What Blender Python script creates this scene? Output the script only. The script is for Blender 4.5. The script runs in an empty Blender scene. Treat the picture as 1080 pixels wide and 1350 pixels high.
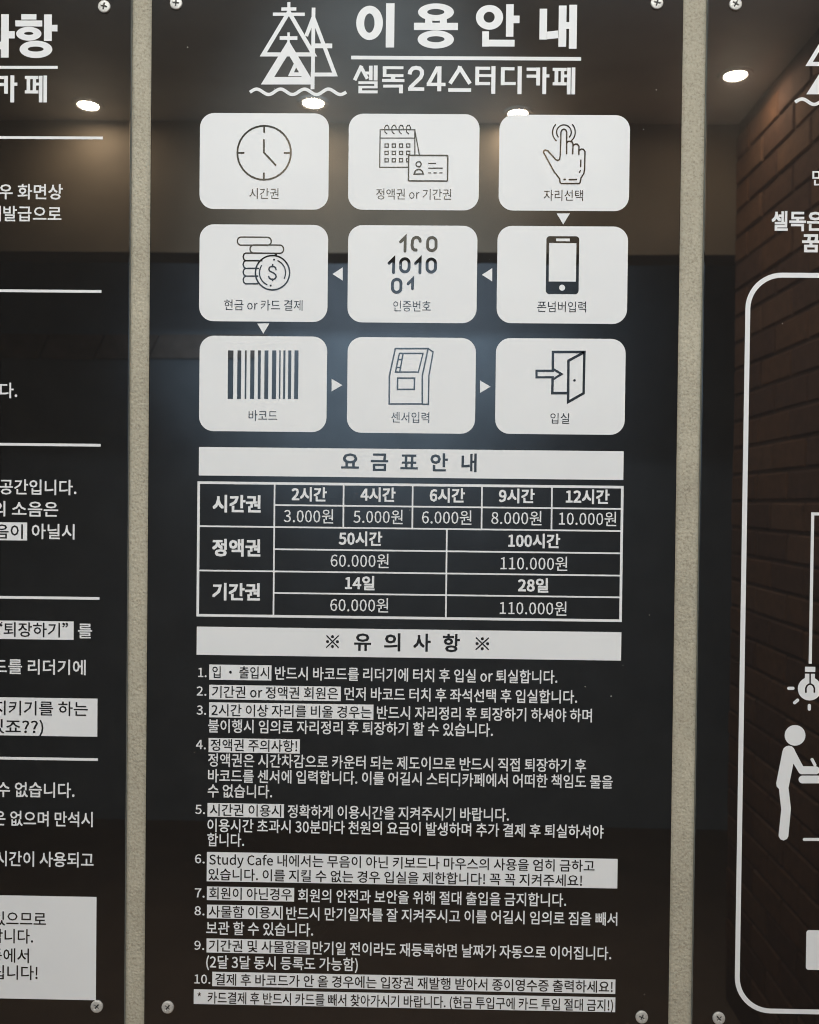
import bpy, bmesh, math, random, os
from mathutils import Matrix, Vector
random.seed(7)
sc = bpy.context.scene
C = sc.collection
R = math.radians

# ------------------------------------------------------------------ camera
F_PX, W_PX, H_PX = 1200.0, 1080.0, 1350.0          # focal length in photograph pixels
MM = 0.4 / 700.0                                   # the middle panel is 0.40 m wide
CAM_Z = 1.45
CAM_D = F_PX * MM
def rot(a, b, c):
    return Matrix.Rotation(a, 3, 'X') @ Matrix.Rotation(b, 3, 'Y') @ Matrix.Rotation(c, 3, 'Z')
CR = rot(R(-0.72196), R(0.87830), R(0.65006))      # from the vanishing of the panel edges
TOW = Matrix(((1, 0, 0), (0, 0, -1), (0, 1, 0)))
cam = bpy.data.cameras.new('camera')
cam.sensor_fit = 'VERTICAL'; cam.sensor_height = 24.0; cam.lens = 24.0 * F_PX / H_PX
cam.clip_start = 0.01; cam.clip_end = 50
cam.dof.use_dof = True; cam.dof.focus_distance = CAM_D; cam.dof.aperture_fstop = cam.lens / 2.6
cam_o = bpy.data.objects.new('camera', cam); C.objects.link(cam_o)
cam_o.matrix_world = Matrix.Translation((0, -CAM_D, CAM_Z)) @ (TOW @ CR).to_4x4()
sc.camera = cam_o

# ------------------------------------------------------------------ world, exposure
world = bpy.data.worlds.new('World'); sc.world = world; world.use_nodes = True
wb = world.node_tree.nodes['Background']
wb.inputs[0].default_value = (1.0, 0.95, 0.9, 1); wb.inputs[1].default_value = 0.02
sc.view_settings.view_transform = 'Standard'; sc.view_settings.look = 'None'
sc.view_settings.exposure = 0; sc.view_settings.gamma = 1
sc.cycles.filter_width = 1.1; sc.cycles.max_bounces = 8; sc.cycles.sample_clamp_indirect = 4

CEIL_Z = CAM_Z + 1.10
BACK_Y = -1.975                                    # wall across the passage, mirrored in the panels
def area(name, loc, rx, sx, sy, watt, col, spread=180):
    l = bpy.data.lights.new(name, 'AREA'); l.shape = 'RECTANGLE'; l.size = sx; l.size_y = sy
    l.energy = watt; l.color = col; l.spread = R(spread)
    o = bpy.data.objects.new(name, l); C.objects.link(o); o.location = loc; o.rotation_euler = (rx, 0, 0)
    return o
# cool ceiling light of the passage, above and in front of the panels (above the frame)
area('ceiling_lamp', (0.0, -1.0, CEIL_Z - 0.01), 0, 1.6, 0.12, 28, (0.88, 0.96, 1.0))
# added fill light, unseen above the panels: brightens the mirrored ceiling and wall across
area('ceiling_fill', (-0.25, -0.10, CEIL_Z - 0.30), R(128), 1.4, 0.06, 9, (1.0, 0.90, 0.78))
# added cool spot aimed across the passage: its soft pool imitates a bluish haze
sp = bpy.data.lights.new('haze_spot', 'SPOT'); sp.energy = 620; sp.color = (0.62, 0.83, 1.0)
sp.spot_size = R(40); sp.spot_blend = 1.0; sp.shadow_soft_size = 0.05
sp_o = bpy.data.objects.new('haze_spot', sp); C.objects.link(sp_o)

# added cool light hidden behind the lintel: its pool on the far wall imitates haze
rl = bpy.data.lights.new('haze_fill', 'SPOT'); rl.energy = 95; rl.color = (0.72, 0.86, 1.0)
rl.spot_size = R(112); rl.spot_blend = 1.0; rl.shadow_soft_size = 0.05
rl_o = bpy.data.objects.new('haze_fill', rl); C.objects.link(rl_o)

# ------------------------------------------------------------------ photograph pixel -> place
def ray(x, y):
    d = CR @ Vector((x - W_PX / 2, -(y - H_PX / 2), -F_PX))
    return Vector((d.x, -d.z, d.y))
def P(x, y):                                       # point of the panels' front plane (X, Z)
    d = ray(x, y); t = CAM_D / d.y
    return (d.x * t, CAM_Z + d.z * t)
def mirrored(x, y, axis, value):                   # what is mirrored at that pixel, on a plane of the room
    d = ray(x, y); t0 = CAM_D / d.y
    p = Vector((d.x * t0, 0, CAM_Z + d.z * t0)); r = Vector((d.x, -d.y, d.z))
    t = (value - p[axis]) / r[axis]
    return p + r * t
def zoomer(x0, y0, s):                             # coordinates read off an enlargement
    return lambda x, y: P(x0 + x / s, y0 + y / s)

# ------------------------------------------------------------------ materials
def mat(name):
    m = bpy.data.materials.new(name); m.use_nodes = True
    nt = m.node_tree
    return m, nt, nt.nodes['Principled BSDF']
def N(nt, kind, **kw):
    n = nt.nodes.new(kind)
    for k, v in kw.items():
        if k in n.inputs.keys(): n.inputs[k].default_value = v
        else: setattr(n, k, v)
    return n
def ramp(nt, fac, stops):
    r = nt.nodes.new('ShaderNodeValToRGB'); nt.links.new(fac, r.inputs[0])
    el = r.color_ramp.elements
    while len(el) < len(stops): el.new(0.5)
    for e, (p, c) in zip(el, stops): e.position = p; e.color = (*c, 1)
    return r.outputs[0]
def coords(nt, scale=1.0):
    g = nt.nodes.new('ShaderNodeNewGeometry')
    mp = N(nt, 'ShaderNodeMapping'); mp.inputs['Scale'].default_value = (scale,) * 3
    nt.links.new(g.outputs['Position'], mp.inputs['Vector'])
    return mp.outputs[0]

def acrylic(name, base, dust=True):
    m, nt, b = mat(name)
    b.inputs['IOR'].default_value = 1.8
    co = coords(nt)
    sm = N(nt, 'ShaderNodeTexNoise', Scale=9.0, Detail=5.0, Roughness=0.6)
    nt.links.new(co, sm.inputs['Vector'])
    rr = N(nt, 'ShaderNodeMapRange'); nt.links.new(sm.outputs[0], rr.inputs[0])
    rr.inputs[1].default_value = 0.35; rr.inputs[2].default_value = 0.75
    rr.inputs[3].default_value = 0.006; rr.inputs[4].default_value = 0.02
    nt.links.new(rr.outputs[0], b.inputs['Roughness'])
    # thin dusty film: a faint wide lobe that gives bright lamps a soft halo
    b.inputs['Coat Weight'].default_value = 0.16; b.inputs['Coat Roughness'].default_value = 0.19
    # dust: sparse tiny pale specks
    vo = N(nt, 'ShaderNodeTexVoronoi', Scale=105.0); nt.links.new(co, vo.inputs['Vector'])
    pick = N(nt, 'ShaderNodeMath', operation='GREATER_THAN'); pick.inputs[1].default_value = 0.86
    sep = N(nt, 'ShaderNodeSeparateColor'); nt.links.new(vo.outputs['Color'], sep.inputs[0])
    nt.links.new(sep.outputs[0], pick.inputs[0])
    sz = N(nt, 'ShaderNodeMath', operation='MULTIPLY'); sz.inputs[1].default_value = 0.058
    nt.links.new(sep.outputs[1], sz.inputs[0])
    near = N(nt, 'ShaderNodeMath', operation='LESS_THAN'); nt.links.new(vo.outputs['Distance'], near.inputs[0]); nt.links.new(sz.outputs[0], near.inputs[1])
    mul = N(nt, 'ShaderNodeMath', operation='MULTIPLY'); nt.links.new(pick.outputs[0], mul.inputs[0]); nt.links.new(near.outputs[0], mul.inputs[1])
    amt = N(nt, 'ShaderNodeMath', operation='MULTIPLY'); nt.links.new(mul.outputs[0], amt.inputs[0]); nt.links.new(sep.outputs[2], amt.inputs[1])
    mx = N(nt, 'ShaderNodeMix', data_type='RGBA')
    nt.links.new(amt.outputs[0], mx.inputs[0])
    mx.inputs[6].default_value = (*base, 1); mx.inputs[7].default_value = (0.42, 0.40, 0.36, 1)
    nt.links.new(mx.outputs[2], b.inputs['Base Color'])
    # gentle waviness of a screwed-down sheet
    wv = N(nt, 'ShaderNodeTexNoise', Scale=5.0, Detail=1.0); nt.links.new(co, wv.inputs['Vector'])
    bp = N(nt, 'ShaderNodeBump', Strength=0.05, Distance=0.004); nt.links.new(wv.outputs[0], bp.inputs['Height'])
    nt.links.new(bp.outputs[0], b.inputs['Normal'])
    return m
M_BLACK = acrylic('black_acrylic', (0.0108, 0.0100, 0.0096))
def m_edge():
    m, nt, b = mat('acrylic_edge'); b.inputs['Base Color'].default_value = (0.16, 0.18, 0.18, 1)
    b.inputs['Roughness'].default_value = 0.12; return m
M_EDGE = m_edge()
def m_white():
    m, nt, b = mat('white_vinyl')
    co = coords(nt)
    n = N(nt, 'ShaderNodeTexNoise', Scale=14.0, Detail=4.0); nt.links.new(co, n.inputs['Vector'])
    nt.links.new(ramp(nt, n.outputs[0], [(0.3, (0.765, 0.765, 0.77)), (0.7, (0.80, 0.80, 0.80))]), b.inputs['Base Color'])
    b.inputs['Roughness'].default_value = 0.5; b.inputs['IOR'].default_value = 1.45
    return m
M_WHITE = m_white()
def m_wall():
    m, nt, b = mat('sand_plaster')
    co = coords(nt)
    v = N(nt, 'ShaderNodeTexNoise', Scale=620.0, Detail=3.0, Roughness=0.6); nt.links.new(co, v.inputs['Vector'])
    v2 = N(nt, 'ShaderNodeTexVoronoi', Scale=420.0); nt.links.new(co, v2.inputs['Vector'])
    big = N(nt, 'ShaderNodeTexNoise', Scale=18.0, Detail=3.0); nt.links.new(co, big.inputs['Vector'])
    c1 = ramp(nt, v.outputs[0], [(0.26, (0.28, 0.25, 0.19)), (0.45, (0.44, 0.40, 0.315)), (0.60, (0.475, 0.435, 0.345)), (0.8, (0.54, 0.50, 0.40))])
    c2 = ramp(nt, big.outputs[0], [(0.3, (0.86, 0.85, 0.83)), (0.7, (1.05, 1.04, 1.02))])
    mx = N(nt, 'ShaderNodeMix', data_type='RGBA', blend_type='MULTIPLY'); mx.inputs[0].default_value = 1
    nt.links.new(c1, mx.inputs[6]); nt.links.new(c2, mx.inputs[7])
    nt.links.new(mx.outputs[2], b.inputs['Base Color'])
    ad = N(nt, 'ShaderNodeMath', operation='ADD'); nt.links.new(v.outputs[0], ad.inputs[0]); nt.links.new(v2.outputs['Distance'], ad.inputs[1])
    bp = N(nt, 'ShaderNodeBump', Strength=0.40, Distance=0.0010); nt.links.new(ad.outputs[0], bp.inputs['Height'])
    nt.links.new(bp.outputs[0], b.inputs['Normal'])
    b.inputs['Roughness'].default_value = 0.9
    return m
M_WALL = m_wall()
def m_metal():
    m, nt, b = mat('zinc_screw')
    co = coords(nt)
    n = N(nt, 'ShaderNodeTexNoise', Scale=700.0, Detail=3.0); nt.links.new(co, n.inputs['Vector'])
    nt.links.new(ramp(nt, n.outputs[0], [(0.35, (0.50, 0.48, 0.45)), (0.65, (0.66, 0.64, 0.60))]), b.inputs['Base Color'])
    b.inputs['Metallic'].default_value = 0.35; b.inputs['Roughness'].default_value = 0.5
    return m
M_METAL = m_metal()
def plain(name, col, rough=0.8, noise=0.12, scale=6.0):
    m, nt, b = mat(name)
    co = coords(nt)
    n = N(nt, 'ShaderNodeTexNoise', Scale=scale, Detail=5.0); nt.links.new(co, n.inputs['Vector'])
    lo = tuple(c * (1 - noise) for c in col); hi = tuple(c * (1 + noise) for c in col)
    nt.links.new(ramp(nt, n.outputs[0], [(0.3, lo), (0.7, hi)]), b.inputs['Base Color'])
    b.inputs['Roughness'].default_value = rough
    return m
M_SLOT = plain('screw_recess', (0.02, 0.018, 0.016), 0.6)  # near-black insert: shade of the screw's cross put into the colour
M_CEIL = plain('ceiling_paint', (0.74, 0.70, 0.65))
M_BACK = plain('brown_wall_paint', (0.26, 0.205, 0.15))
M_FLOOR = plain('brown_floor', (0.23, 0.150, 0.098), 0.6)
M_BLUE = plain('blue_grey_paint', (0.42, 0.48, 0.54))
M_DARK = plain('dark_wood', (0.035, 0.028, 0.024), 0.6)
M_TRIM = plain('lamp_trim', (0.7, 0.68, 0.65), 0.4)
def m_brick(i, col):
    m, nt, b = mat('brick_%d' % i)
    co = coords(nt)
    n = N(nt, 'ShaderNodeTexNoise', Scale=40.0, Detail=6.0, Roughness=0.7); nt.links.new(co, n.inputs['Vector'])
    nt.links.new(ramp(nt, n.outputs[0], [(0.25, tuple(c * 0.55 for c in col)), (0.5, col), (0.75, tuple(min(1, c * 1.35) for c in col))]), b.inputs['Base Color'])
    bp = N(nt, 'ShaderNodeBump', Strength=0.6, Distance=0.004); nt.links.new(n.outputs[0], bp.inputs['Height'])
    nt.links.new(bp.outputs[0], b.inputs['Normal']); b.inputs['Roughness'].default_value = 0.85
    return m
M_BRICKS = [m_brick(0, (0.22, 0.105, 0.056)), m_brick(1, (0.165, 0.082, 0.052)), m_brick(2, (0.235, 0.12, 0.07))]
M_MORTAR = plain('mortar', (0.12, 0.066, 0.044), 0.95, 0.2, 60)
def m_glow(strength, col):
    m, nt, b = mat('lamp_glow'); b.inputs['Base Color'].default_value = (0.8, 0.8, 0.8, 1)
    b.inputs['Emission Color'].default_value = (*col, 1); b.inputs['Emission Strength'].default_value = strength
    return m
M_GLOW = m_glow(560, (1.0, 0.85, 0.64))

# ------------------------------------------------------------------ object helpers
def link(name, me, parent=None, m=None):
    o = bpy.data.objects.new(name, me); C.objects.link(o)
    if m is not None and me is not None:
        me.materials.clear(); me.materials.append(m)
    if parent is not None: o.parent = parent
    return o
def box_mesh(name, a, b):
    bm = bmesh.new(); bmesh.ops.create_cube(bm, size=1)
    for v in bm.verts:
        v.co = Vector([(a[i] + b[i]) / 2 + v.co[i] * (b[i] - a[i]) for i in range(3)])
    me = bpy.data.meshes.new(name); bm.to_mesh(me); bm.free(); return me
def structure(name, a, b, m):
    o = link(name, box_mesh(name, a, b), None, m); o['kind'] = 'structure'; return o

# ------------------------------------------------------------------ flat print (lies on the panel face)
PRINT_Y, INK_Y = -0.00012, -0.00024
LAYER = 0.000004
class Flat:
    """flat shapes in panel coordinates, each shape a hair above the one before"""
    def __init__(s, y): s.v, s.f, s.y, s.k = [], [], y, 0
    def poly(s, pts):
        b = len(s.v); y = s.y - s.k * LAYER; s.k += 1
        s.v += [(x, y, z) for x, z in pts]; s.f.append(tuple(range(b, b + len(pts))))
    def strip(s, A, B, closed):
        b = len(s.v); y = s.y - s.k * LAYER; s.k += 1; n = len(A)
        s.v += [(x, y, z) for x, z in A] + [(x, y, z) for x, z in B]
        for i in range(n if closed else n - 1):
            j = (i + 1) % n
            s.f.append((b + i, b + j, b + n + j, b + n + i))
    def line(s, pts, w, closed=False, cap='flat'):
        pts = [Vector(p) for p in pts]
        q = [pts[0]]
        for p in pts[1:]:
            if (p - q[-1]).length > 1e-6: q.append(p)
        if closed and (q[0] - q[-1]).length < 1e-6: q.pop()
        pts, n, A, B = q, len(q), [], []
        if not closed and cap == 'square':
            pts[0] = pts[0] + (pts[0] - pts[1]).normalized() * w / 2
            pts[-1] = pts[-1] + (pts[-1] - pts[-2]).normalized() * w / 2
        for i in range(n):
            d0 = (pts[i] - pts[i - 1]).normalized() if (closed or i) else None
            d1 = (pts[(i + 1) % n] - pts[i]).normalized() if (closed or i < n - 1) else None
            d0 = d0 or d1; d1 = d1 or d0
            n0 = Vector((-d0.y, d0.x)); n1 = Vector((-d1.y, d1.x)); mv = n0 + n1
            mv = n0 if mv.length < 1e-4 else mv.normalized()
            k = min(2.6, 1 / max(0.2, mv.dot(n0)))
            A.append(tuple(pts[i] + mv * w / 2 * k)); B.append(tuple(pts[i] - mv * w / 2 * k))
        s.strip(A, B, closed)
        if cap == 'round' and not closed:
            s.disc(pts[0], w / 2); s.disc(pts[-1], w / 2)
    def disc(s, c, rx, rz=None, n=28):
        rz = rz or rx
        s.poly([(c[0] + rx * math.cos(2 * math.pi * i / n), c[1] + rz * math.sin(2 * math.pi * i / n)) for i in range(n)])
    def ring(s, c, ro, ri, ci=None, n=40):
        ci = ci or c
        ang = [2 * math.pi * i / n for i in range(n)]
        s.strip([(c[0] + ro[0] * math.cos(a), c[1] + ro[1] * math.sin(a)) for a in ang],
                [(ci[0] + ri[0] * math.cos(a), ci[1] + ri[1] * math.sin(a)) for a in ang], True)
    def rect(s, x0, z0, x1, z1): s.poly([(x0, z0), (x1, z0), (x1, z1), (x0, z1)])
    def build(s, name, m, parent):
        me = bpy.data.meshes.new(name); me.from_pydata(s.v, [], s.f); me.update()
        bm = bmesh.new(); bm.from_mesh(me)
        for f in bm.faces:
            f.normal_update()
            if f.normal.y > 0: f.normal_flip()
        bm.to_mesh(me); bm.free()
        return link(name, me, parent, m)
def round_rect(x0, z0, x1, z1, r, n=8):
    pts = []
    for cx, cz, a0 in ((x1 - r, z1 - r, 0), (x0 + r, z1 - r, 90), (x0 + r, z0 + r, 180), (x1 - r, z0 + r, 270)):
        for i in range(n + 1):
            a = R(a0 + 90 * i / n); pts.append((cx + r * math.cos(a), cz + r * math.sin(a)))
    return pts
def arc(c, r, a0, a1, n=14):
    return [(c[0] + r * math.cos(R(a0 + (a1 - a0) * i / n)), c[1] + r * math.sin(R(a0 + (a1 - a0) * i / n))) for i in range(n + 1)]

# ---- lettering: outlines of Blender's own interface typeface
try:
    FONT = bpy.data.fonts.load(os.path.join(bpy.utils.system_resource('DATAFILES'), 'fonts', 'Noto Sans CJK Regular.woff2'))
except Exception:
    FONT = None
HANG_T, HANG_B = 0.800, -0.066                     # a syllable block's top and foot, per em
_queue = []
def text(name, parent, s, x0, x1, ya, h, m, y, bold=0.0, at='L', bbox=False, scale_h=None):
    """s between pixels x0..x1; block height h px, centred on pixel row ya at its left or right end"""
    c = bpy.data.curves.new('t', 'FONT'); c.body = s; c.size = 1; c.resolution_u = 2
    if FONT: c.font = FONT
    o = bpy.data.objects.new('t', c); C.objects.link(o)
    _queue.append((o, name, parent, x0, x1, ya, h, m, y, bold, at, bbox))
def flush_text():
    global HANG_T, HANG_B, EM
    text('ref', None, '를', 0, 1, 0, 1, None, 0)
    bpy.context.view_layer.update()
    dg = bpy.context.evaluated_depsgraph_get()
    ref = _queue.pop()[0]; bb = [v for v in ref.evaluated_get(dg).bound_box]
    HANG_T, HANG_B = max(v[1] for v in bb), min(v[1] for v in bb); EM = (HANG_T - HANG_B) / 0.866
    cu = ref.data; bpy.data.objects.remove(ref); bpy.data.curves.remove(cu)
    for (o, name, parent, x0, x1, ya, h, m, y, bold, at, bbox) in _queue:
        me = bpy.data.meshes.new_from_object(o.evaluated_get(dg), depsgraph=dg)
        xs = [v.co.x for v in me.vertices]; ys = [v.co.y for v in me.vertices]
        ax, az = P(x0 if at == 'L' else x1, ya); X0 = P(x0, ya)[0]; X1 = P(x1, ya)[0]
        H = h * MM
        bold = bold * EM
        if bbox: lo, hi = min(ys), max(ys)
        else: lo, hi = HANG_B, HANG_T
        lo -= bold; hi += bold
        sz = H / (hi - lo); sx = (X1 - X0) / (max(xs) - min(xs) + 2 * bold)
        zc = (lo + hi) / 2; mx = min(xs) - bold
        base = [((v.co.x - mx) * sx, (v.co.y - zc) * sz) for v in me.vertices]
        polys = [tuple(p.vertices) for p in me.polygons]
        shifts = [(0, 0)] if bold < 1e-4 else [(a * bold * sx, b * bold * sz) for a in (-1, 1) for b in (-1, 1)]
        V, Fc = [], []
        for k, (dx, dz) in enumerate(shifts):
            b0 = len(V)
            V += [(X0 + px + dx, y - k * LAYER, az + pz + dz) for px, pz in base]
            Fc += [tuple(i + b0 for i in p) for p in polys]
        nm = bpy.data.meshes.new(name); nm.from_pydata(V, [], Fc); nm.update()
        bm = bmesh.new(); bm.from_mesh(nm)
        for f in bm.faces:
            f.normal_update()
            if f.normal.y > 0: f.normal_flip()
        bm.to_mesh(nm); bm.free()
        link(name, nm, parent, m)
        cu = o.data; bpy.data.objects.remove(o); bpy.data.curves.remove(cu); bpy.data.meshes.remove(me)
    _queue.clear()

# ------------------------------------------------------------------ the setting
PANEL_T = 0.004
wall = structure('wall', (-1.6, PANEL_T, 0.0), (1.6, PANEL_T + 0.1, CEIL_Z), M_WALL)

# ------------------------------------------------------------------ the three panels
def edge_x(pts): return sum(P(*p)[0] for p in pts) / len(pts)
E1 = edge_x([(174, 0), (171, 340), (168.5, 680), (165.5, 1020), (163.5, 1350)])
E2 = edge_x([(200, 0), (197, 340), (195.5, 680), (192, 1020), (190, 1350)])
E3 = edge_x([(900, 0), (897, 340), (891.5, 680), (887, 1020), (881.5, 1350)])
E4 = edge_x([(932, 0), (930, 340), (924.5, 680), (917, 1020), (911, 1350)])
PW = E3 - E2
Z_TOP, Z_BOT = P(540, -26)[1], P(540, 1362)[1]
def panel(label, x0, x1):
    root = bpy.data.objects.new('sign_panel', None); C.objects.link(root)
    root.location = ((x0 + x1) / 2, 0, Z_BOT); root.empty_display_size = 0.05
    root['label'] = label; root['category'] = 'sign'; root['group'] = 'black acrylic sign panels in a row'
    me = box_mesh('board', (x0, 0, Z_BOT), (x1, PANEL_T, Z_TOP))
    bm = bmesh.new(); bm.from_mesh(me)
    bmesh.ops.bevel(bm, geom=bm.edges[:], offset=0.0006, segments=3, affect='EDGES', profile=0.5)
    me.materials.append(M_BLACK); me.materials.append(M_EDGE)
    for f in bm.faces:
        f.normal_update(); f.material_index = 1 if abs(f.normal.y) < 0.3 else 0
    bm.to_mesh(me); bm.free()
    b = link('board', me, None)
    adopt(b, root)
    return root
def adopt(o, root):
    o.parent = root; o.matrix_parent_inverse = Matrix.Translation(root.location).inverted()

left = panel('black gloss sign panel with underlined paragraphs, left of the sign with nine icon cards', E1 - PW, E1)
mid = panel('black gloss sign panel with nine white icon cards, price table and numbered rules', E2, E3)
right = panel('black gloss sign panel with round-cornered white outline, light bulb and figure at desk', E4, E4 + PW)

# ------------------------------------------------------------------ screws
def screw_meshes():
    bm = bmesh.new()
    prof = [(0.0047, 0.0), (0.0047, 0.0007), (0.00455, 0.0011), (0.0041, 0.00135), (0.0030, 0.00150), (0.0015, 0.00158)]
    n = 28; rings = []
    for r, d in prof:
        rings.append([bm.verts.new((r * math.cos(2 * math.pi * i / n), -d, r * math.sin(2 * math.pi * i / n))) for i in range(n)])
    for a, b in zip(rings, rings[1:]):
        for i in range(n): bm.faces.new((a[i], a[(i + 1) % n], b[(i + 1) % n], b[i]))
    bm.faces.new(rings[-1]); bm.faces.new(list(reversed(rings[0])))
    bmesh.ops.recalc_face_normals(bm, faces=bm.faces[:])
    head = bpy.data.meshes.new('head'); bm.to_mesh(head); bm.free()
    def cross(a, w, y0, y1, ta):
        bm = bmesh.new(); lo, hi = [], []
        for (x, z) in ((a, -w), (a, w), (w, w), (w, a), (-w, a), (-w, w), (-a, w), (-a, -w), (-w, -w), (-w, -a), (w, -a), (w, -w)):
            lo.append(bm.verts.new((x, y0, z))); hi.append(bm.verts.new((x * ta, y1, z * ta)))
        bm.faces.new(lo); bm.faces.new(list(reversed(hi)))
        for i in range(12): bm.faces.new((lo[i], hi[i], hi[(i + 1) % 12], lo[(i + 1) % 12]))
        bmesh.ops.recalc_face_normals(bm, faces=bm.faces[:])
        me = bpy.data.meshes.new('cross'); bm.to_mesh(me); bm.free(); return me
    ho = bpy.data.objects.new('h', head); C.objects.link(ho)
    co = bpy.data.objects.new('c', cross(0.0033, 0.00078, -0.0024, -0.0002, 0.55)); C.objects.link(co)
    md = ho.modifiers.new('b', 'BOOLEAN'); md.operation = 'DIFFERENCE'; md.object = co; md.solver = 'EXACT'
    bpy.context.view_layer.update()
    dg = bpy.context.evaluated_depsgraph_get()
    me = bpy.data.meshes.new_from_object(ho.evaluated_get(dg), depsgraph=dg)
    for p in me.polygons: p.use_smooth = False
    bpy.data.objects.remove(ho); bpy.data.objects.remove(co)
    me.materials.clear(); me.materials.append(M_METAL)
    fl = cross(0.0023, 0.00054, -0.00062, -0.00030, 0.9)
    fl.materials.clear(); fl.materials.append(M_SLOT)
    return me, fl
SCREW, SLOT = screw_meshes()
def screw(root, px, py, turn):
    x, z = P(px, py); screw_at(root, x, z, turn)
def screw_at(root, x, z, turn):
    o = bpy.data.objects.new('screw', SCREW); C.objects.link(o)
    o.location = (x - root.location.x, 0.0, z - root.location.z)
    o.rotation_euler = (0, R(turn), 0); o.parent = root
    s = bpy.data.objects.new('cross_shade_insert', SLOT); C.objects.link(s); s.parent = o
screw(left, 137.8, 9.3, 12); screw(left, 128, 1326.5, 40)
screw(mid, 232.5, 5, 5); screw(mid, 866, 4.5, 14); screw(mid, 221.5, 1327.5, 38); screw(mid, 846, 1340.5, 25)
screw(right, 969.5, 6, 30); screw(right, 947.5, 1342, 48)
xl, zt = P(137.8, 9.3); zb = P(128, 1326.5)[1]
mirror_x = (E1 - PW) + (E1 - xl); screw_at(left, mirror_x, zt, 20); screw_at(left, mirror_x, zb, 70)
xr, zt = P(969.5, 6); zb = P(947.5, 1342)[1]
mirror_x = E4 + PW - (xr - E4); screw_at(right, mirror_x, zt, 55); screw_at(right, mirror_x, zb, 33)

# print helpers in pixels ------------------------------------------------
def rect_px(fl, x0, y0, x1, y1, at='L'):
    """rectangle from pixels; y rows read at its left (L) or right (R) end"""
    xa = x0 if at == 'L' else x1
    X0 = P(x0, (y0 + y1) / 2)[0]; X1 = P(x1, (y0 + y1) / 2)[0]
    fl.rect(X0, P(xa, y1)[1], X1, P(xa, y0)[1])
def bar(root, name, x0, y0, x1, y1, at='L', xleft=None):
    f = Flat(PRINT_Y); rect_px(f, x0, y0, x1, y1, at)
    if xleft is not None:
        f.v = [((xleft if i in (0, 3) else v[0]), v[1], v[2]) for i, v in enumerate(f.v)]
    return f.build(name, M_WHITE, root)
class Pic:
    """strokes given in the coordinates of an enlargement"""
    def __init__(s, y, x0, y0, sc, shift=(0, 0)):
        s.f = Flat(y); s.q = zoomer(x0, y0, sc); s.u = MM / sc; s.sh = shift
    def p(s, x, y):
        a = s.q(x, y); return (a[0] + s.sh[0], a[1] + s.sh[1])
    def pts(s, L): return [s.p(*a) for a in L]
    def line(s, L, w, closed=False, cap='flat'): s.f.line(s.pts(L), w * s.u, closed, cap)
    def poly(s, L): s.f.poly(s.pts(L))
    def r(s, x0, y0, x1, y1):                     # upright rectangle
        a = s.p((x0 + x1) / 2, (y0 + y1) / 2); w = (x1 - x0) * s.u / 2; h = (y1 - y0) * s.u / 2
        s.f.rect(a[0] - w, a[1] - h, a[0] + w, a[1] + h)
    def o(s, x0, x1, y0, y1, hx0, hx1, hy0, hy1): # ring with an oval hole
        c = s.p((x0 + x1) / 2, (y0 + y1) / 2); ci = s.p((hx0 + hx1) / 2, (hy0 + hy1) / 2)
        s.f.ring(c, ((x1 - x0) * s.u / 2, (y1 - y0) * s.u / 2), ((hx1 - hx0) * s.u / 2, (hy1 - hy0) * s.u / 2), ci)
    def circ(s, x, y, r, w): s.f.ring(s.p(x, y), ((r + w / 2) * s.u,) * 2, ((r - w / 2) * s.u,) * 2)
    def dot(s, x, y, r): s.f.disc(s.p(x, y), r * s.u)
    def arc(s, x, y, r, a0, a1, w, cap='round'):
        c = s.p(x, y); s.f.line(arc(c, r * s.u, a0, a1), w * s.u, False, cap)
    def rr(s, x0, y0, x1, y1, rad, w):            # rounded outline
        a = s.p((x0 + x1) / 2, (y0 + y1) / 2); hw = (x1 - x0) * s.u / 2; hh = (y1 - y0) * s.u / 2
        s.f.line(round_rect(a[0] - hw, a[1] - hh, a[0] + hw, a[1] + hh, rad * s.u), w * s.u, True)
    def build(s, name, m, root): return s.f.build(name, m, root)

# ------------------------------------------------------------------ middle panel: emblem and title
def emblem(root, shift=(0, 0)):
    g = Pic(PRINT_Y, 320, 0, 6.75, shift)
    g.r(398, 20, 425, 108); g.r(345, 66, 478, 96); g.r(270, 113, 553, 142)
    g.line([(412, 108), (184, 485), (632, 485)], 36, True)          # rear tree
    g.r(398, 290, 420, 380); g.r(330, 323, 487, 356)
    g.line([(407, 420), (222, 719), (585, 719)], 66, True)          # front tree
    g.poly([(408, 356), (375, 412), (356, 450), (460, 450), (440, 412)]); g.r(375, 440, 440, 500)
    g.r(612, 72, 645, 640); g.r(606, 640, 640, 795)                 # mast
    g.line([(628, 158), (566, 322)], 34); g.line([(630, 158), (822, 664), (625, 664)], 34)
    g.r(645, 388, 797, 430)
    g.line([(482, 552), (430, 662), (560, 662)], 34)
    w = []
    for i in range(73):
        t = i / 72.0
        w.append((65 + 857 * t, 818 - 24 * math.sin(2 * math.pi * (4.02 * t - 0.03))))
    g.line(w, 29)
    return g.build('tree_emblem', M_WHITE, root)
emblem(mid)

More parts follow.
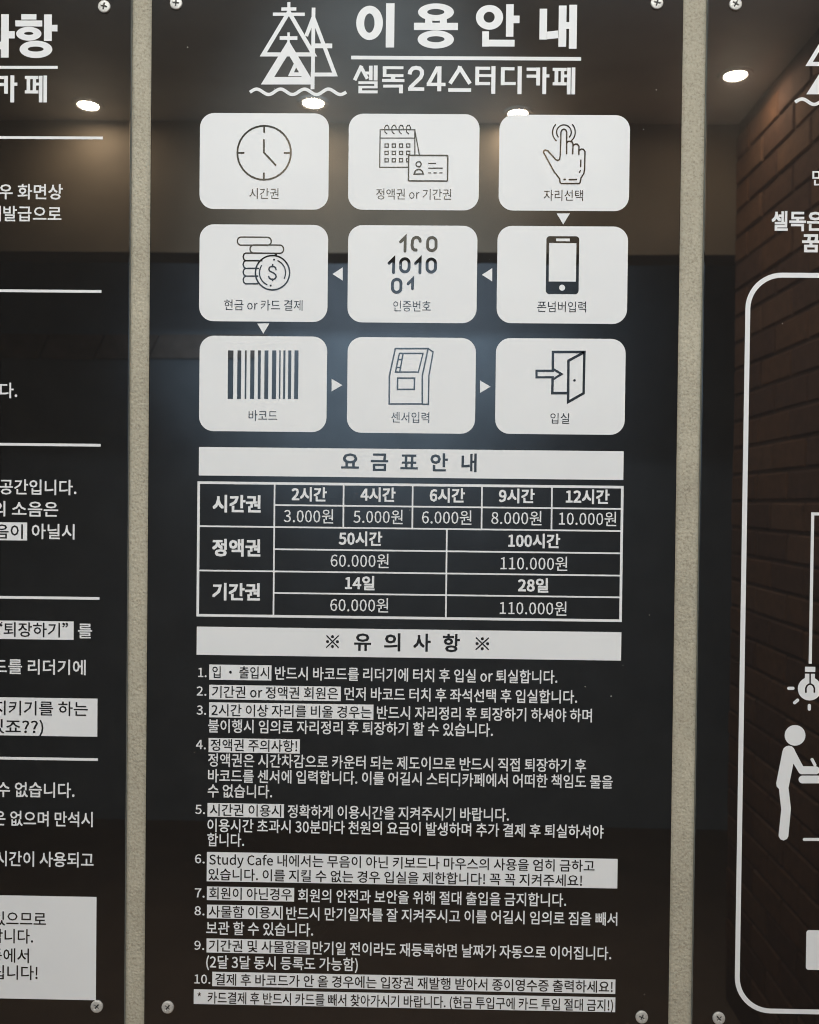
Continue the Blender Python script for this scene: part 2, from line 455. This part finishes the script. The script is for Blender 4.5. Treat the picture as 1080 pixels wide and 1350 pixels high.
g = Pic(PRINT_Y, 440, 0, 3.176)
g.o(95, 206, 25, 167, 128, 171, 57, 137); g.r(219, 15, 254, 198)
g.o(354, 503, 15, 87, 392, 463, 38, 63); g.r(383, 78, 413, 97); g.r(445, 78, 474, 97); g.r(337, 96, 520, 126); g.o(352, 503, 128, 203, 391, 464, 152, 177)
g.o(596, 709, 22, 124, 628, 674, 50, 95); g.r(722, 19, 753, 153); g.r(753, 66, 778, 97); g.r(622, 132, 650, 195); g.r(650, 167, 757, 195)
g.r(862, 38, 893, 165); g.poly([(893, 133), (940, 128), (940, 160), (893, 165)]); g.r(942, 25, 974, 195); g.r(986, 22, 1018, 203); g.r(974, 93, 986, 121)
g.build('title_lettering', M_WHITE, mid)
g = Pic(PRINT_Y, 440, 0, 3.176)
g.line([(73, 241), (1036, 247)], 15); g.build('title_underline', M_WHITE, mid)
def peh(g, ox, oy, sx=1.0, sy=1.0):
    q = lambda a, b, c, d: g.r(ox + a * sx, oy + b * sy, ox + c * sx, oy + d * sy)
    q(0, 0, 58, 13); q(0, 60, 58, 73); q(8, 13, 23, 60); q(34, 13, 48, 60); q(60, 0, 75, 110); q(79, -1, 94, 110); q(48, 28, 60, 40)
def kah(g, ox, oy, sx=1.0, sy=1.0):
    q = lambda a, b, c, d: g.r(ox + a * sx, oy + b * sy, ox + c * sx, oy + d * sy)
    q(0, 0, 40, 13); q(40, 0, 56, 74); q(0, 29, 40, 42); q(66, -2, 82, 110); q(82, 28, 95, 41)
g = Pic(PRINT_Y, 440, 0, 3.176)
# first syllables
g.line([(117, 275), (88, 336)], 15); g.line([(117, 285), (141, 330)], 14); g.r(133, 300, 148, 312); g.r(148, 276, 163, 336); g.r(168, 275, 184, 337)
g.r(104, 341, 184, 352); g.r(170, 352, 184, 360); g.r(104, 360, 184, 370); g.r(104, 370, 119, 379); g.r(104, 379, 184, 391)
g.r(206, 278, 292, 290); g.r(206, 290, 221, 311); g.r(206, 311, 292, 323); g.r(240, 323, 258, 331); g.r(203, 331, 296, 344); g.r(207, 355, 274, 367); g.r(274, 355, 290, 391)
g.line([(318, 312), (321, 298), (331, 287), (345, 284), (360, 287), (369, 297), (370, 311), (364, 325), (320, 368)], 16); g.r(312, 366, 379, 381)
g.line([(436, 281), (396, 354)], 15); g.r(390, 347, 468, 361); g.r(434, 279, 451, 382)
g.line([(529, 277), (525, 292), (487, 350)], 16); g.line([(530, 287), (571, 351)], 16); g.r(480, 370, 575, 385)
g.r(593, 280, 609, 357); g.r(609, 280, 655, 293); g.r(609, 311, 660, 323); g.r(609, 344, 655, 357); g.r(660, 278, 677, 393)
g.r(700, 282, 716, 357); g.r(716, 282, 757, 295); g.r(716, 344, 762, 357); g.r(770, 279, 787, 394)
kah(g, 808, 284); peh(g, 917, 285)
g.build('cafe_name_lettering', M_WHITE, mid)

# ------------------------------------------------------------------ nine icon cards
def card(x0, y0, x1, y1):
    xm, ym = (x0 + x1) / 2, (y0 + y1) / 2
    f = Flat(PRINT_Y); X0, X1 = P(x0, ym)[0], P(x1, ym)[0]
    f.poly(round_rect(X0, P(xm, y1)[1], X1, P(xm, y0)[1], 19 * MM))
    return f.build('icon_card', M_WHITE, mid)
def caption(c, s, x0, x1, y, h=13.6): text('caption', c, s, x0, x1, y, h, M_BLACK, INK_Y)

c = card(263.5, 149.3, 433.5, 276)
g = Pic(INK_Y, 300, 150, 10.8)
g.circ(523, 557, 381, 26)
for a, b in (((524, 180), (524, 272)), ((519, 838), (519, 940)), ((150, 558), (242, 558)), ((803, 558), (900, 558))): g.line([a, b], 25)
g.line([(520, 365), (520, 552), (693, 738)], 25)
g.build('clock_icon', M_BLACK, c); caption(c, '시간권', 329, 367.5, 255.3)

c = card(459.5, 150.3, 631.8, 277)
g = Pic(INK_Y, 480, 150, 6.0)
g.line([(352, 424), (124, 424), (128, 127), (402, 127), (402, 325)], 9)
g.line([(128, 193), (400, 193)], 8); g.line([(402, 132), (438, 325)], 9)
for x in (180, 237, 294, 351):
    g.line([(x - 16, 128), (x - 16, 108), (x - 5, 92), (x + 8, 92), (x + 17, 108), (x + 17, 128)], 8); g.line([(x - 16, 128), (x - 14, 145), (x + 4, 161)], 8)
    for y in (252, 310, 368):
        if x > 340 and y > 320: g.line([(x - 2, y - 12), (x - 14, y - 12), (x - 14, y + 13), (x - 2, y + 13)], 8)
        else: g.line([(x - 14, y - 13), (x + 12, y - 13), (x + 12, y + 13), (x - 14, y + 13)], 8, True)
g.rr(353, 331, 661, 531, 8, 11)
g.circ(432, 400, 20, 10); g.line([(396, 477), (404, 455), (420, 443), (432, 440), (446, 443), (462, 456), (469, 477)], 10, True)
g.line([(507, 393), (570, 393)], 8); g.line([(507, 431), (622, 431)], 8)
for x in (507, 550, 596): g.line([(x, 468), (x + 25, 468)], 8)
g.build('calendar_and_card_icon', M_BLACK, c); caption(c, '정액권 or 기간권', 496, 595, 256)

c = card(658, 151.6, 830, 278)
g = Pic(INK_Y, 640, 130, 5.4)
g.arc(559, 240, 52, -40, 220, 9); g.arc(559, 240, 80, -48, 42, 9); g.arc(559, 240, 80, 138, 228, 9)
g.line([(533, 400), (538, 240), (545, 224), (558, 218), (572, 224), (579, 240), (578, 393)], 10, cap='round')
g.line([(578, 318), (588, 306), (603, 304), (618, 310), (624, 325), (621, 393)], 10, cap='round')
g.line([(625, 334), (640, 324), (656, 326), (666, 340), (665, 398)], 10, cap='round')
g.line([(667, 370), (682, 360), (698, 362), (709, 378), (706, 505), (700, 535), (680, 566), (674, 598), (668, 605), (540, 605), (532, 598), (528, 570), (490, 522), (414, 384), (416, 372), (428, 367), (445, 372), (500, 434), (515, 441), (528, 434), (534, 400)], 10, cap='round')
g.line([(679, 440), (678, 484)], 10, cap='round'); g.line([(676, 513), (670, 525)], 10, cap='round'); g.line([(560, 576), (570, 576)], 10, cap='round'); g.line([(597, 577), (648, 577)], 10, cap='round')
g.build('pointing_hand_icon', M_BLACK, c); caption(c, '자리선택', 717, 768.7, 257.6)

c = card(263, 296.2, 432.3, 424)
g = Pic(INK_Y, 250, 290, 5.4)
g.rr(341, 123, 582, 180, 27, 10); g.rr(431, 179, 670, 237, 27, 10)
for y0, x1 in ((236, 520), (290, 495), (345, 478), (400, 490)):
    g.line([(x1, y0), (400, y0), (388, y0 + 8), (382, y0 + 27), (388, y0 + 46), (400, y0 + 55), (x1, y0 + 55)], 10)
g.line([(606, 240), (622, 250)], 10)
g.circ(591, 376, 122, 11)
g.arc(591, 376, 93, -25, 66, 9); g.arc(591, 376, 93, 148, 245, 9); g.dot(602, 283, 7); g.dot(578, 467, 7)
g.line([(616, 353), (613, 340), (602, 332), (585, 331), (571, 337), (565, 350), (570, 363), (584, 371), (602, 380), (614, 390), (617, 404), (611, 417), (597, 423), (580, 422), (568, 414), (565, 402)], 10, cap='round')
g.line([(593, 318), (593, 333)], 10, cap='round'); g.line([(592, 421), (592, 432)], 10, cap='round')
g.build('coins_icon', M_BLACK, c); caption(c, '현금 or 카드 결제', 295.7, 399, 402)

c = card(458.7, 297.3, 629, 425.6)
g = Pic(INK_Y, 450, 290, 5.4)
def one(x, y, h=104): g.line([(x - 31, y + 38), (x + 2, y + 5), (x, y + h)], 21, cap='round')
def zero(x, y): g.rr(x - 29, y + 9, x + 31, y + 101, 30, 21)
one(454, 118); zero(644, 117); one(372, 270); zero(452, 268); one(560, 271); zero(640, 270); zero(394, 414); one(507, 416, 72)
g.line([(562, 152), (558, 136), (547, 126), (530, 125), (516, 132), (508, 146), (504, 180), (509, 203), (520, 213), (533, 214)], 21, cap='round')
g.build('binary_code_icon', M_BLACK, c); caption(c, '인증번호', 518.5, 568, 403.6)

c = card(655.4, 298.3, 827.4, 426.6)
g = Pic(INK_Y, 640, 290, 5.4)
a = g.p(549, 322); k = g.u
f = Flat(INK_Y); f.poly(round_rect(a[0] - 116 * k, a[1] - 204 * k, a[0] + 116 * k, a[1] + 204 * k, 24 * k))
icon = f.build('phone_icon', M_BLACK, c)
g2 = Pic(INK_Y - 0.0001, 640, 290, 5.4)
g2.r(453, 167, 645, 438); g2.r(503, 133, 600, 152); g2.dot(546, 483, 21)
g2.build('phone_screen_and_button', M_WHITE, c); caption(c, '폰넘버입력', 708.5, 772.6, 404.4)

c = card(263, 443.2, 431, 569)
g = Pic(INK_Y, 250, 430, 5.4)
for x0, x1 in ((273, 312), (340, 368), (394, 406), (432, 462), (487, 507), (533, 561), (587, 617), (638, 648), (667, 682), (702, 724), (746, 775)): g.r(x0, 173, x1, 518)
g.build('barcode_icon', M_BLACK, c); caption(c, '바코드', 328, 365.7, 547.8)

c = card(458, 445, 627, 571.2)
g = Pic(INK_Y, 450, 430, 5.4)
g.line([(341, 554), (343, 354), (385, 160), (618, 160), (577, 354), (577, 554)], 11, True)
g.line([(618, 160), (654, 184), (624, 354), (621, 556), (577, 556)], 10)
g.line([(414, 194), (582, 194), (549, 327), (386, 327)], 10, True); g.line([(441, 194), (416, 327)], 10)
g.line([(407, 238), (432, 238)], 9); g.line([(395, 294), (422, 294)], 9)
g.line([(402, 370), (522, 370), (520, 450), (400, 450)], 11, True)
g.build('kiosk_icon', M_BLACK, c); caption(c, '센서입력', 516, 566, 550.2)

c = card(653.4, 446.3, 824.3, 572.6)
g = Pic(INK_Y, 640, 430, 5.4)
g.line([(480, 312), (481, 184), (705, 184), (699, 478), (589, 540), (591, 246), (703, 186)], 18); g.line([(479, 372), (476, 477), (580, 477)], 18)
g.line([(364, 318), (480, 318), (480, 304), (542, 341), (480, 380), (480, 364), (364, 364)], 16, True)
g.dot(634, 386, 9)
g.build('open_door_icon', M_BLACK, c); caption(c, '입실', 725.6, 750.6, 551.5)

for t in (((734, 281.3), (751.5, 281.3), (742.6, 296)), ((438.5, 361.3), (452, 352.5), (452, 370)), ((635.5, 362.3), (649, 353.6), (649, 371)),
          ((339.3, 426.5), (355.2, 426.5), (347.4, 440)), ((437.4, 499.4), (437.4, 516), (451.5, 507.8)), ((633, 501.5), (633, 518), (646.7, 509.8))):
    f = Flat(PRINT_Y); f.poly([P(*p) for p in t]); f.build('arrow_mark', M_WHITE, mid)

# ------------------------------------------------------------------ price table
b = bar(mid, 'heading_bar', 262.4, 589.2, 822.2, 626.8)
for ch, x0, x1 in (('요', 450, 473.5), ('금', 489, 512), ('표', 528, 551), ('안', 567.5, 590.5), ('내', 608.5, 628.5)):
    text('heading_letter', b, ch, x0, x1, 608.6 + (x0 - 450) * 0.0098, 23.5, M_BLACK, INK_Y, 0.022)
b = bar(mid, 'heading_bar', 259.5, 826, 819.2, 863.2)
for ch, x0, x1, h in (('※', 430, 447, 17), ('유', 467, 489.5, 23), ('의', 506.5, 528, 23), ('사', 545, 568, 23), ('항', 584, 606.5, 23), ('※', 627, 645, 17)):
    text('heading_letter', b, ch, x0, x1, 845.6 + (x0 - 430) * 0.014, h, M_BLACK, INK_Y, 0.022 if ch != '※' else 0.012, bbox=(ch == '※'))
f = Flat(PRINT_Y)
TX0, TX1 = P(262.2, 640)[0], P(819.5, 720)[0]
def tz(x, y): return P(x, y)[1]
z_top, z_bot = tz(262, 636.2), tz(261, 811)
w_o, w_i = 3.4 * MM, 2.1 * MM
f.line([(TX0, z_top), (TX1, z_top), (TX1, z_bot), (TX0, z_bot)], w_o, True)
xh = P(362, 665)[0]; xm = P(589, 720)[0]
g1, g2_ = tz(262, 693.6), tz(262, 752)
for z in (g1, g2_): f.line([(TX0, z), (TX1, z)], w_i)
for z in (tz(362, 665.8), tz(362, 724), tz(362, 781.7)): f.line([(xh, z), (TX1, z)], w_i)
f.line([(xh, z_top), (xh, z_bot)], w_i); f.line([(xm, g1), (xm, z_bot)], w_i)
for x in (453, 544, 635.3, 727.5): X = P(x, 665)[0]; f.line([(X, z_top), (X, g1)], w_i)
tab = f.build('price_table', M_WHITE, mid)
for s, x0, x1, y in (('시간권', 280.5, 344, 664), ('정액권', 280, 343.5, 722), ('기간권', 280, 343, 780)):
    text('row_heading', tab, s, x0, x1, y, 22.5, M_WHITE, PRINT_Y - 0.00005, 0.031)
for s, x0, x1, y in (('2시간', 384.7, 431, 651.6), ('4시간', 475.5, 521.5, 652), ('6시간', 566.7, 613, 653), ('9시간', 657.8, 705, 653.7), ('12시간', 746, 803.6, 654.6),
                     ('50시간', 446.7, 504, 710), ('100시간', 670, 738.5, 712.8), ('14일', 455, 494, 768.6), ('28일', 683, 723, 771.6)):
    text('column_heading', tab, s, x0, x1, y, 18.5, M_WHITE, PRINT_Y - 0.00005, 0.027)
for s, x0, x1, y in (('3.000원', 374.4, 439.5, 680.3), ('5.000원', 466, 531, 681.2), ('6.000원', 556.4, 621.7, 682), ('8.000원', 647.8, 714, 682.8), ('10.000원', 737, 812.5, 683.7),
                     ('60.000원', 436, 512.5, 739), ('110.000원', 660, 748, 742.5), ('60.000원', 435.5, 512, 797.5), ('110.000원', 659, 747, 801.5)):
    text('price', tab, s, x0, x1, y, 18.5, M_WHITE, PRINT_Y - 0.00005, 0.003)

# ------------------------------------------------------------------ numbered rules
WB = 0.0115                                        # weight of the white lettering
def rule(s, x0, x1, y): text('rule_line', mid, s, x0 + (1.0 if x0 > 300 else 0.0), x1, y, 17.2, M_WHITE, PRINT_Y, WB)
def number(s, x0, x1, y): text('rule_number', mid, s, x0, x1, y, 12.4, M_WHITE, PRINT_Y, 0.010, bbox=True)
def boxed(x0, y0, x1, y1, *lines):
    b = bar(mid, 'highlight_bar', x0, y0, x1, y1)
    for s, a, e, y in lines: text('boxed_line', b, s, a, e, y, 15.4, M_BLACK, INK_Y, 0.0095)
    return b
number('1.', 261.5, 272.5, 886.5); boxed(276, 876, 358, 896, ('입 · 출입시', 280, 355, 886))
rule('반드시 바코드를 리더기에 터치 후 입실 or 퇴실합니다.', 361.7, 735, 887.5)
number('2.', 259.5, 272.3, 911); boxed(276, 902.7, 449.5, 921.8, ('기간권 or 정액권 회원은', 279.7, 446, 912))
rule('먼저 바코드 터치 후 좌석선택 후 입실합니다.', 453.3, 761, 914.6)
number('3.', 259.5, 272, 936); boxed(275.8, 925.8, 492.5, 945.6, ('2시간 이상 자리를 비울 경우는', 279, 490, 936))
rule('반드시 자리정리 후 퇴장하기 하셔야 하며', 496, 780.5, 939.4)
rule('불이행시 임의로 자리정리 후 퇴장하기 할 수 있습니다.', 274.5, 650, 957)
number('4.', 258.5, 271.5, 981.5); boxed(275.2, 972.8, 395.5, 991.6, ('정액권 주의사항!', 278, 392, 982))
rule('정액권은 시간차감으로 카운터 되는 제도이므로 반드시 직접 퇴장하기 후', 274.5, 773, 1002)
rule('바코드를 센서에 입력합니다. 이를 어길시 스터디카페에서 어떠한 책임도 물을', 274.5, 808, 1022.6)
rule('수 없습니다.', 274, 359, 1042.4)
number('5.', 257.5, 270.5, 1067); boxed(273.7, 1058.5, 374.5, 1076.6, ('시간권 이용시', 277, 371, 1067.5))
rule('정확하게 이용시간을 지켜주시기 바랍니다.', 378.5, 671, 1069.6)
rule('이용시간 초과시 30분마다 천원의 요금이 발생하며 추가 결제 후 퇴실하셔야', 273.5, 796, 1088)
rule('합니다.', 273.5, 322, 1107)
number('6.', 257, 270, 1132); boxed(272.8, 1123, 814.3, 1161.7, ('Study Cafe 내에서는 무음이 아닌 키보드나 마우스의 사용을 엄히 금하고', 276, 784, 1133), ('있습니다. 이를 지킬 수 없는 경우 입실을 제한합니다! 꼭 꼭 지켜주세요!', 275, 767.5, 1152.4))
number('7.', 257, 270, 1177); boxed(273, 1168.5, 388, 1186.5, ('회원이 아닌경우', 276, 385, 1177.5))
rule('회원의 안전과 보안을 위해 절대 출입을 금지합니다.', 392, 746.5, 1180.5)
number('8.', 256.5, 269.8, 1200.5); boxed(273, 1192.5, 373, 1210.5, ('사물함 이용시', 275.5, 371, 1201.5))
rule('반드시 만기일자를 잘 지켜주시고 이를 어길시 임의로 짐을 빼서', 376.5, 814, 1204)
rule('보관 할 수 있습니다.', 272, 413, 1223.4)
number('9.', 256.3, 269.5, 1246); boxed(272.5, 1237, 409, 1255.6, ('기간권 및 사물함을', 275.5, 406, 1246.5))
rule('만기일 전이라도 재등록하면 날짜가 자동으로 이어집니다.', 411, 806, 1249.8)
rule('(2달 3달 동시 등록도 가능함)', 272, 472, 1268)
number('10.', 256.5, 277.5, 1290.5); boxed(280, 1281, 811.5, 1300, ('결제 후 바코드가 안 올 경우에는 입장권 재발행 받아서 종이영수증 출력하세요!', 284, 808, 1291))
b = boxed(255.6, 1304, 811.4, 1323.4, ('카드결제 후 반드시 카드를 빼서 찾아가시기 바랍니다. (현금 투입구에 카드 투입 절대 금지!)', 274, 808.5, 1315))
text('asterisk', b, '*', 260.5, 265.5, 1310.5, 5.5, M_BLACK, INK_Y, 0.004, bbox=True)

# ------------------------------------------------------------------ left panel
LX0 = E1 - PW + 0.02
g = Pic(PRINT_Y, 0, 0, 6.75)
g.line([(-75, 130), (-80, 230), (-190, 480)], 70); g.line([(-75, 290), (5, 440)], 66)
g.r(10, 128, 80, 512); g.r(80, 278, 133, 342)
g.r(190, 127, 326, 175); g.r(137, 183, 378, 236); g.o(145, 371, 240, 362, 216, 298, 285, 312)
g.r(393, 130, 463, 365); g.r(463, 222, 513, 280); g.o(175, 468, 363, 517, 248, 390, 415, 460)
g.build('title_lettering', M_WHITE, left)
g = Pic(PRINT_Y, 0, 0, 6.75); g.line([(-1300, 600), (515, 600)], 26); g.build('title_underline', M_WHITE, left)
g = Pic(PRINT_Y, 0, 0, 6.75)
kah(g, -48, 676, 2.15, 2.14); peh(g, 222, 676, 2.1, 2.14)
g.build('cafe_name_lettering', M_WHITE, left)
for x1, y in ((136, 182), (134, 384.3), (133, 587), (131.3, 789), (129.3, 1001.4)):
    f = Flat(PRINT_Y); e = P(x1, y); f.line([(LX0, e[1]), e], 3.6 * MM); f.build('rule_divider', M_WHITE, left)
def ltext(s, x0, x1, y, h=19.6, m=None, b=0.013, parent=None, yy=None):
    text('paragraph_line', parent or left, s, x0, x1, y, h, m or M_WHITE, yy or PRINT_Y, b, at='R')
ltext('우 화면상', -1.5, 83, 253.2); ltext('재발급으로', -16, 81.3, 282.3); ltext('니다.', -19, 23, 515)
ltext('공간입니다.', -0.5, 101, 643); ltext('의 소음은', -10, 77, 671.6); ltext('아닐시', 42, 98.5, 701.3)
ltext('를', 103, 121.6, 832); ltext('드를 리더기에', -9, 113.2, 880.2)
ltext('수 없습니다.', -4, 98.5, 1042.2); ltext('은 없으며 만석시', -9, 122.5, 1080.6); ltext('시간이 사용되고', -6, 123.5, 1134)
def lbox(x1, y0, y1, *lines):
    b = bar(left, 'highlight_bar', 0, y0, x1, y1, 'R', LX0)
    for s, a, e, y in lines: ltext(s, a, e, y, 18.6, M_BLACK, 0.009, b, INK_Y)
lbox(36, 688.8, 712.6, ('음이', -7, 30.5, 701))
lbox(97.3, 819.3, 843.6, ('“퇴장하기”', -4, 90, 831))
lbox(128.6, 921, 971.3, ('지키기를 하는', -9, 116, 934.8), ('있죠??)', -14, 57.5, 958.5))
lbox(127, 1182.4, 1318.6, ('있으므로', -9, 61, 1212), ('합니다.', -12.5, 44, 1234.6), ('등에서', -14, 38.5, 1260), ('립니다!', -9, 50, 1282.6))

# ------------------------------------------------------------------ right panel
a0, a1 = P(343, 74.4), P(1062.3, 87)
emblem(right, (a1[0] - a0[0], a1[1] - a0[1]))
text('paragraph_line', right, '만', 1071, 1090, 234.5, 20, M_WHITE, PRINT_Y, 0.012)
text('paragraph_line', right, '셀독은', 1017.3, 1086, 291.5, 25, M_WHITE, PRINT_Y, 0.026)
text('paragraph_line', right, '꿈', 1057.5, 1081, 320.5, 24, M_WHITE, PRINT_Y, 0.034)
FX0 = edge_x([(987.5, 500), (981, 680), (975.5, 1020), (972, 1200)])
fz1, fz0 = P(1060, 363)[1], P(1040, 1333.2)[1]
f = Flat(PRINT_Y); f.line(round_rect(FX0, fz0, E4 + PW - (FX0 - E4), fz1, 44 * MM, 12), 6.4 * MM, True)
f.build('rounded_outline', M_WHITE, right)
f = Flat(PRINT_Y); a = P(1071.5, 677.5); e = P(1068.3, 875)
f.line([(a[0], e[1]), (a[0], a[1]), (a[0] + 0.11, a[1])], 4 * MM); f.build('lamp_cord', M_WHITE, right)
g = Pic(PRINT_Y, 960, 860, 5.0)
g.r(507, 95, 574, 129); g.r(506, 141, 571, 200); g.dot(537, 240, 77)
for L in ([(400, 237), (427, 237)], [(438, 332), (458, 315)], [(535, 350), (535, 374)], [(648, 237), (675, 237)], [(636, 332), (616, 315)]): g.line(L, 21, cap='round')
bulb = g.build('light_bulb_symbol', M_WHITE, right)
g = Pic(INK_Y, 960, 860, 5.0)
g.line([(540, 140), (540, 214)], 10); g.line([(512, 266), (512, 236), (519, 220), (530, 211), (540, 209), (550, 211), (561, 220), (568, 236), (568, 266)], 11)
g.build('filament', M_BLACK, bulb)
g = Pic(PRINT_Y, 960, 860, 5.0)
g.dot(441, 547, 68)
g.poly([(358, 652), (366, 632), (382, 619), (400, 615), (420, 620), (434, 634), (442, 652), (494, 750), (585, 752), (598, 760), (604, 778), (598, 795), (585, 803), (482, 803), (468, 796), (430, 733), (398, 893), (413, 1022), (413, 1040), (397, 1212), (388, 1230), (366, 1240), (344, 1232), (333, 1212), (333, 1200), (350, 1036), (335, 900), (320, 884), (317, 862)])
g.build('figure_symbol', M_WHITE, right)
g = Pic(PRINT_Y, 960, 860, 5.0)
g.line([(490, 838), (900, 838)], 51, cap='round'); g.build('desk_symbol', M_WHITE, right)
g = Pic(PRINT_Y, 960, 860, 5.0); g.line([(553, 706), (572, 742)], 20, cap='round'); g.build('pen_symbol', M_WHITE, right)
g = Pic(PRINT_Y, 960, 860, 5.0); g.line([(502, 1233), (900, 1233)], 20, cap='round'); g.build('floor_line', M_WHITE, right)
f = Flat(PRINT_Y); a = P(1063.2, 1226); e = P(1061.5, 1278.3)
f.poly(round_rect(a[0], e[1], a[0] + 0.2, a[1], 3.5 * MM, 4)); f.build('blank_label', M_WHITE, right)

flush_text()
# hand every flat part to its panel (print was drawn in world coordinates)
for root in (left, mid, right):
    inv = Matrix.Translation(root.location).inverted()
    for o in root.children:
        if not o.name.startswith('screw'): o.matrix_parent_inverse = inv

# ------------------------------------------------------------------ what the gloss mirrors: the passage in front of the panels
structure('ceiling', (-1.9, BACK_Y - 1.6, CEIL_Z), (1.7, PANEL_T + 0.1, CEIL_Z + 0.05), M_CEIL)
structure('floor', (-1.9, BACK_Y - 1.6, -0.05), (1.7, PANEL_T + 0.1, 0.0), M_FLOOR)
z_lintel = mirrored(560, 334, 1, BACK_Y).z
structure('lintel_wall', (-1.9, BACK_Y - 0.12, z_lintel), (1.7, BACK_Y, CEIL_Z), M_BACK)
ROOM_Y = BACK_Y - 1.4
structure('far_wall', (-1.9, ROOM_Y - 0.1, 0), (1.7, ROOM_Y, CEIL_Z), M_BLUE)
cpt = mirrored(490, 290, 1, BACK_Y)
sp_o.location = (0.0, -0.15, CEIL_Z - 0.40)
sp_o.rotation_euler = (Vector(cpt) - sp_o.location).to_track_quat('-Z', 'Y').to_euler()

rpt = mirrored(520, 420, 1, ROOM_Y)
rl_o.location = (rpt.x, BACK_Y - 0.35, CEIL_Z - 0.08)
rl_o.rotation_euler = (Vector(rpt) - rl_o.location).to_track_quat('-Z', 'Y').to_euler()

# dark planks on the far wall
ledge = bpy.data.objects.new('plank_ledge', None); C.objects.link(ledge)
ledge['label'] = 'row of dim brown planks mirrored faintly beside the white text of the paragraph panel'; ledge['category'] = 'planks'
ledge.location = (0, ROOM_Y, mirrored(80, 470, 1, ROOM_Y).z)
M_PLANK = plain('dim_plank', (0.46, 0.38, 0.34), 0.7, 0.2, 14)
for i in range(6):
    xb0 = -90 + 72 * i; q = [mirrored(a, y, 1, ROOM_Y + 0.012) for a, y in ((xb0, 472), (xb0 + 69, 472), (xb0 + 83, 441), (xb0 + 14, 441))]
    z0, z1 = q[0].z, q[2].z
    vs = [(p.x, y, z) for y in (ROOM_Y, ROOM_Y + 0.02) for p, z in zip(q, (z0, z0, z1, z1))]
    me = bpy.data.meshes.new('plank'); me.from_pydata(vs, [], [(3, 2, 1, 0), (4, 5, 6, 7), (0, 1, 5, 4), (1, 2, 6, 5), (2, 3, 7, 6), (3, 0, 4, 7)]); me.update()
    o = link('plank', me, None, M_PLANK); adopt(o, ledge)

# side wall of bricks
BX = mirrored(968, 420, 1, BACK_Y).x
bw = structure('brick_wall', (BX + 0.005, BACK_Y, 0.0), (BX + 0.1, -0.75, CEIL_Z), M_MORTAR)
def brick_mesh():
    bm = bmesh.new(); bmesh.ops.create_cube(bm, size=1)
    for v in bm.verts: v.co = Vector((v.co.x * 0.024, v.co.y * 0.194, v.co.z * 0.068))
    bmesh.ops.bevel(bm, geom=bm.edges[:], offset=0.004, segments=1, affect='EDGES')
    me = bpy.data.meshes.new('brick'); bm.to_mesh(me); bm.free(); return me
BM = []
for m in M_BRICKS:
    me = brick_mesh(); me.materials.append(m); BM.append(me)
def put_brick(y, z, length):
    o = bpy.data.objects.new('brick', random.choice(BM)); C.objects.link(o)
    o.location = (BX + 0.012 + random.uniform(-0.0015, 0.001), y + length / 2, z + 0.0375)
    o.scale = (1, (length - 0.008) / 0.194, 1)
    o.rotation_euler = (random.uniform(-.006, .006), 0, random.uniform(-.008, .008)); o.parent = bw
row = 0; z = 0.10
while z < CEIL_Z - 0.05:
    y = BACK_Y + 0.004
    if row % 2: put_brick(y, z, 0.101); y += 0.101
    while y < -0.85:
        put_brick(y, z, 0.202); y += 0.202
    z += 0.0755; row += 1

# ceiling downlights mirrored near the top of the panels
def downlight(px, py, label):
    p = mirrored(px, py, 2, CEIL_Z)
    root = bpy.data.objects.new('downlight', None); C.objects.link(root); root.location = (p.x, p.y, CEIL_Z)
    root['label'] = label; root['category'] = 'downlight'; root['group'] = 'ceiling downlights mirrored in the panels'
    bm = bmesh.new(); n = 32
    prof = [(0.027, -0.001), (0.029, -0.006), (0.041, -0.005), (0.044, 0.0)]
    rings = [[bm.verts.new((r * math.cos(2 * math.pi * i / n), r * math.sin(2 * math.pi * i / n), h)) for i in range(n)] for r, h in prof]
    for A, B in zip(rings, rings[1:]):
        for i in range(n): bm.faces.new((A[i], A[(i + 1) % n], B[(i + 1) % n], B[i]))
    me = bpy.data.meshes.new('trim_ring'); bm.to_mesh(me); bm.free(); link('trim_ring', me, root, M_TRIM)
    bm = bmesh.new(); bmesh.ops.create_circle(bm, cap_ends=True, radius=0.027, segments=32)
    for v in bm.verts: v.co.z = -0.004
    for fc in bm.faces:
        fc.normal_update()
        if fc.normal.z > 0: fc.normal_flip()
    me = bpy.data.meshes.new('lamp_face'); bm.to_mesh(me); bm.free(); link('lamp_face', me, root, M_GLOW)
downlight(117, 138, 'lit round downlight mirrored in the panel of underlined paragraphs')
downlight(412.5, 133, 'lit round downlight mirrored just under the tree emblem beside the title')
downlight(682, 147.5, 'lit round downlight mirrored at the top edge of the pointing-hand card')
downlight(970, 98, 'lit round downlight mirrored beside the bricks in the panel with the bulb')
